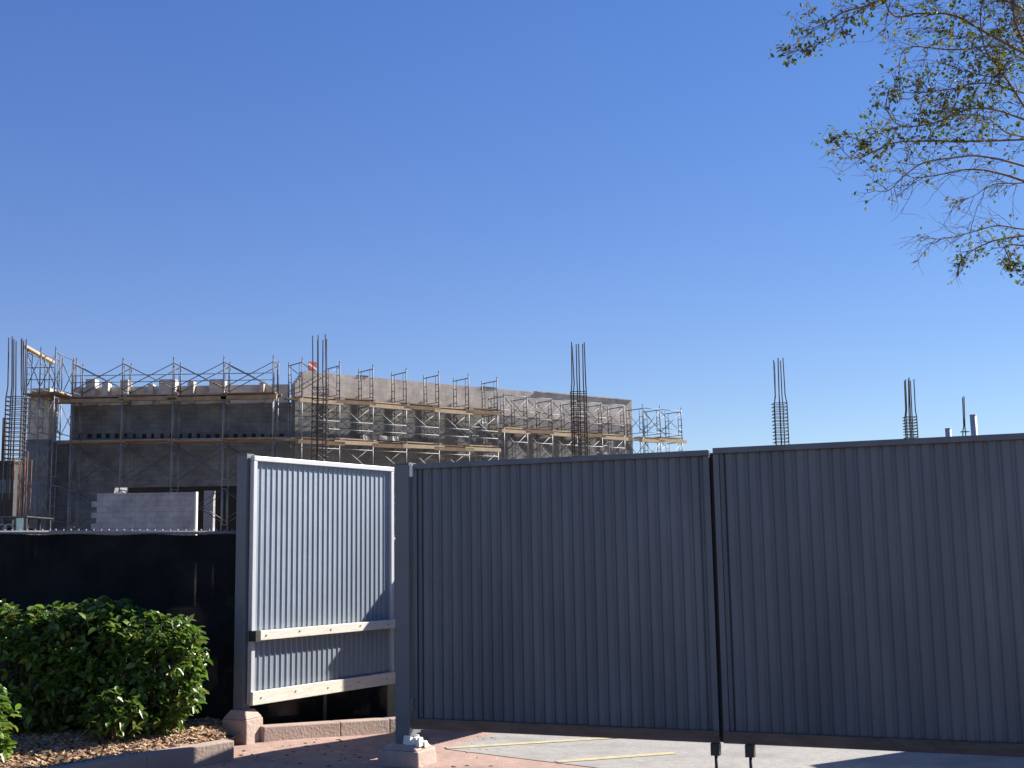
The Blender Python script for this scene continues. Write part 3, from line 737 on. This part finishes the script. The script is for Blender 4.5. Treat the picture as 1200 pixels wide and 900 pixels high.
# ------------------------------------------------------------------ red sign, truck, far cabin
p = onplane(366, 440, W0+RN*.2, RD)
t = thing('warning_board', 'small red board with a white stripe on top of the building corner', 'sign', (p.x, p.y, zst))
zb_, zt_ = zr(366,440), zr(366,425)
b = MB(); b.obox(p, RD, RN, .20, .02, zst, zt_); b.build('board', M['red'], t)
b = MB(); q = p+RN*.024
b.hexa([up(q-RD*.2,zst+.25)-RN*.003, up(q+RD*.2,zst+.02)-RN*.003, up(q+RD*.2,zst+.02), up(q-RD*.2,zst+.25), up(q-RD*.2,zst+.36)-RN*.003, up(q+RD*.2,zst+.13)-RN*.003, up(q+RD*.2,zst+.13), up(q-RD*.2,zst+.36)])
b.build('stripe', M['white_metal'], t)
YV = 40.0
xa, xb = at(-60,610,YV).x, at(31,610,YV).x; zv = zat(15,605,YV)
t = thing('site_truck', 'dark truck cab with a pale green corner window showing over the black fence', 'truck', ((xa+xb)/2, YV+1, 0))
b = MB(); b.box(xa, xb, YV, YV+2.2, .9, zat(15,622,YV)-.1); b.build('body', M['truck'], t, bevel=.05)
b = MB(); b.box(xa, xb+.05, YV-.05, YV+2.25, zv-.05, zv); b.build('cab_roof', M['truck'], t, bevel=.03)
for x in (xa+.06, at(2,610,YV).x, at(17,610,YV).x, xb-.04):
    for y in (YV+.05, YV+2.1):
        b = MB(); b.box(x-.04, x+.04, y-.04, y+.04, zat(15,622,YV)-.12, zv-.05); b.build('pillar', M['truck'], t)
b = MB(); b.box(at(18.5,610,YV).x, xb-.1, YV+.03, YV+.06, zat(15,622,YV)-.1, zv-.06); b.build('window', M['green_glass'], t)
b = MB(); b.box(xa+.1, at(16,610,YV).x, YV+.4, YV+1.9, .9, zat(15,618,YV)); b.build('seat', M['hole'], t, bevel=.1)
for xw in (xa+.9, xb-.7):
    for yw in (YV+.0, YV+2.0):
        b = MB(); b.tube([(xw,yw,.48),(xw,yw+.25,.48)], .48, 20); w_ = b.build('wheel', M['dark_steel'], t)
        b = MB(); b.tube([(xw,yw-.01,.48),(xw,yw+.0,.48)], .24, 16); b.build('rim', M['galv'], w_)
for px in (2, 10):
    c = at(px, 620, YV-.1); b = MB(); b.tube([(c.x+.16*math.cos(a), c.y, c.z+.16*math.sin(a)) for a in [i*.5236 for i in range(13)]], .03, 6); b.build('mirror_ring', M['galv'], t)
YC = 66.0
t = thing('site_cabin', 'dark distant cabin with a teal band at the left edge behind the tower', 'cabin', (at(-30,600,YC).x, YC+1.5, 0))
b = MB(); b.box(at(-130,600,YC).x, at(15,600,YC).x, YC, YC+3, 0, zat(5,543,YC)); b.build('walls', M['dark_wall'], t)
b = MB(); b.box(at(-130,600,YC).x, at(15.5,600,YC).x, YC-.03, YC-.002, zat(5,578,YC), zat(5,562,YC)); b.build('band', M['teal'], t)
b = MB(); b.box(at(-132,600,YC).x, at(16.5,600,YC).x, YC-.15, YC+3.15, zat(5,543,YC)+.002, zat(5,540,YC)); b.build('roof', M['dark_steel'], t)

# ------------------------------------------------------------------ tree at upper right
R = random.Random(21)
tr = thing('crape_tree', 'thin-branched tree with sparse green and russet leaves reaching in at upper right', 'tree', (6.6, 9.6, 0))
wood = MB(); leaves = MB(); twigs = MB()
def PXT(cx, cy, Y): return at(900+cx/2.57, cy/2.57, Y)
def leafcluster(c, axis, n, L):
    for q in range(n):
        d = Vector((R.gauss(0,1), R.gauss(0,1), R.gauss(0,.8))).normalized()*.9+axis*.6
        nr = Vector((R.gauss(0,.7), R.gauss(0,.7), 1))
        l = L*R.uniform(.6,1.2)
        leaves.leaf(c+Vector((R.gauss(0,.02),R.gauss(0,.02),R.gauss(0,.02))), d, nr, l, l*.5, R.uniform(.05,.3))
def smooth(pts, n=5):
    out = []
    P = [pts[0]]+pts+[pts[-1]]
    for i in range(1, len(P)-2):
        for k in range(n):
            t_ = k/n; a, b_, c, d = P[i-1], P[i], P[i+1], P[i+2]
            out.append(.5*((2*b_)+(c-a)*t_+(2*a-5*b_+4*c-d)*t_**2+(3*b_-a-3*c+d)*t_**3))
    out.append(pts[-1]); return out
def twig(p, d, L, r, dens, lvl):
    n = 5; pts = [p]; dd = d.normalized()
    for i in range(n):
        dd = (dd+Vector((R.gauss(0,.16),R.gauss(0,.16),R.gauss(0,.16)))).normalized(); pts.append(pts[-1]+dd*(L/n))
    twigs.tube(pts, r*.62, 4, r*.25, caps=False)
    for i in range(1, n+1):
        if lvl > 0 and R.random() < .7:
            sd = (dd+Vector((R.gauss(0,.7),R.gauss(0,.7),R.gauss(0,.6)))).normalized(); twig(pts[i], sd, L*R.uniform(.4,.7), r*.6, dens, lvl-1)
        if R.random() < dens*.38: leafcluster(pts[i], dd, R.randint(1,3), .042)
ANCH = []
def branch(pix, Y0, Y1, r0, r1, dens=.35, ntw=10, tl=.35):
    tl *= .8
    k = len(pix); pts = [PXT(x, y, Y0+(Y1-Y0)*i/(k-1)) for i, (x, y) in enumerate(pix)]
    s = smooth(pts); wood.tube(s, r0*.62, 6, r1*.75); ANCH.append((pts[0], r0))
    for j in range(int(ntw*2.2)):
        i = R.randrange(len(s)//5, len(s)-1); d = (s[i+1]-s[i]).normalized()
        sd = (d*.8+Vector((R.gauss(0,.5),R.gauss(0,.6),R.gauss(0,.5)))).normalized()
        twig(s[i], sd, tl*R.uniform(.5,1.2), .0045, dens, 1)
    e = s[-1]; leafcluster(e, (s[-1]-s[-2]).normalized(), 4, .045)
branch([(900,230),(771,160),(660,100),(560,46),(460,40),(390,50),(360,25),(355,-10)], 8.6, 8.1, .020, .005, .25, 14)
branch([(900,60),(700,-40),(500,-30),(330,5),(290,20),(230,35),(190,60),(130,88),(90,97)], 8.4, 7.9, .018, .003, .5, 14, .25)
branch([(330,5),(250,50),(220,80),(170,125),(100,150),(52,156)], 8.0, 7.9, .006, .0025, .75, 6, .12)
branch([(920,410),(771,420),(620,425),(480,425),(380,430),(300,465),(250,475),(215,440)], 8.8, 8.2, .016, .003, .5, 16, .3)
branch([(380,430),(330,400),(290,420),(235,412),(165,420)], 8.3, 8.2, .005, .0025, .7, 4, .1)
branch([(920,600),(771,545),(680,518),(600,510),(520,525),(440,535),(395,510)], 9.0, 8.6, .018, .003, .12, 10, .3)
branch([(920,560),(771,500),(640,470),(560,475),(470,490),(410,530),(360,575),(305,570)], 8.7, 8.4, .015, .003, .12, 10, .3)
branch([(920,420),(771,360),(680,330),(600,330),(500,370),(400,380),(355,330)], 8.5, 8.0, .015, .003, .5, 18, .35)
branch([(920,560),(771,320),(700,210),(655,150),(640,60),(650,-20)], 8.3, 8.0, .016, .005, .4, 16, .35)
branch([(920,260),(771,180),(690,140),(560,150),(440,140),(405,160),(395,200),(400,235)], 8.9, 8.4, .013, .003, .25, 12, .3)
branch([(920,330),(771,280),(650,250),(540,270),(440,280),(385,270)], 8.6, 8.2, .013, .003, .6, 16, .3)
branch([(920,690),(771,710),(680,725),(600,765),(572,805)], 9.2, 8.9, .016, .003, .3, 14, .18)
branch([(920,760),(771,740),(715,740),(724,775),(728,805)], 9.0, 8.9, .012, .003, .25, 8, .15)
branch([(900,690),(771,690),(690,680),(610,700),(540,718),(500,718),(470,705)], 9.0, 8.8, .011, .002, .08, 8, .3)
branch([(900,520),(771,550),(680,555),(620,590),(560,612)], 9.0, 8.8, .010, .002, .1, 8, .25)
branch([(900,120),(771,30),(690,-10),(640,-40)], 8.4, 8.2, .016, .008, .6, 16, .4)
branch([(900,400),(771,130),(740,40),(745,-60)], 8.2, 8.0, .018, .008, .5, 18, .4)
branch([(920,300),(820,210),(740,170),(690,230),(600,215),(530,190)], 8.5, 8.1, .012, .003, .5, 14, .3)
branch([(920,480),(800,420),(720,400),(650,350),(560,340),(500,300)], 8.9, 8.5, .012, .003, .4, 14, .3)
branch([(920,150),(830,90),(740,70),(650,110),(570,110),(520,80)], 8.7, 8.3, .012, .003, .5, 14, .3)
branch([(920,850),(820,780),(771,800),(740,800)], 9.0, 8.8, .01, .003, .6, 6, .2)
# trunk and limbs out of the frame on the right; every branch is joined to a limb
T0 = Vector((6.6, 9.6, 0))
limbs = []
for k, (ex, ey, ez) in enumerate(((5.0,8.9,3.9),(4.8,8.6,4.9),(5.2,8.4,6.2),(7.4,10.3,6.4),(8.2,9.2,5.6))):
    a0 = T0+Vector((.12*math.cos(k*1.3), .12*math.sin(k*1.3), 0))
    pts = smooth([a0, a0+Vector((R.gauss(0,.1)-.1,R.gauss(0,.1),1.3)), a0.lerp(Vector((ex,ey,ez)),.6)+Vector((.25,.1,.3)), Vector((ex,ey,ez))])
    limbs.append(pts)
trunk = MB()
for pts in limbs: trunk.tube(pts, .075, 10, .028)
trunk.tube([T0-Vector((0,0,.05)), T0+Vector((0,0,.35)), T0+Vector((-.03,0,.8))], .17, 12, .11)
for a, r in ANCH:
    if (at(1200,100,a.y).x) > a.x: continue
    best = min((p for pts in limbs for p in pts if p.z < a.z+.1 and p.z > 1.8), key=lambda p: (p-a).length)
    trunk.tube(smooth([best, best.lerp(a,.5)+Vector((0,0,.12)), a]), .03, 7, r)
for pts in limbs[3:]:
    for j in range(26):
        p = pts[R.randrange(8, len(pts))]; twig(p, Vector((R.gauss(0,1),R.gauss(0,1),R.gauss(.3,.6))), R.uniform(.8,1.6), .009, .4, 2)
trunk.build('trunk', M['bark'], tr); wood.build('branches', M['bark'], tr); twigs.build('twigs', M['twig'], tr); leaves.build('leaves', M['tree_leaf'], tr)
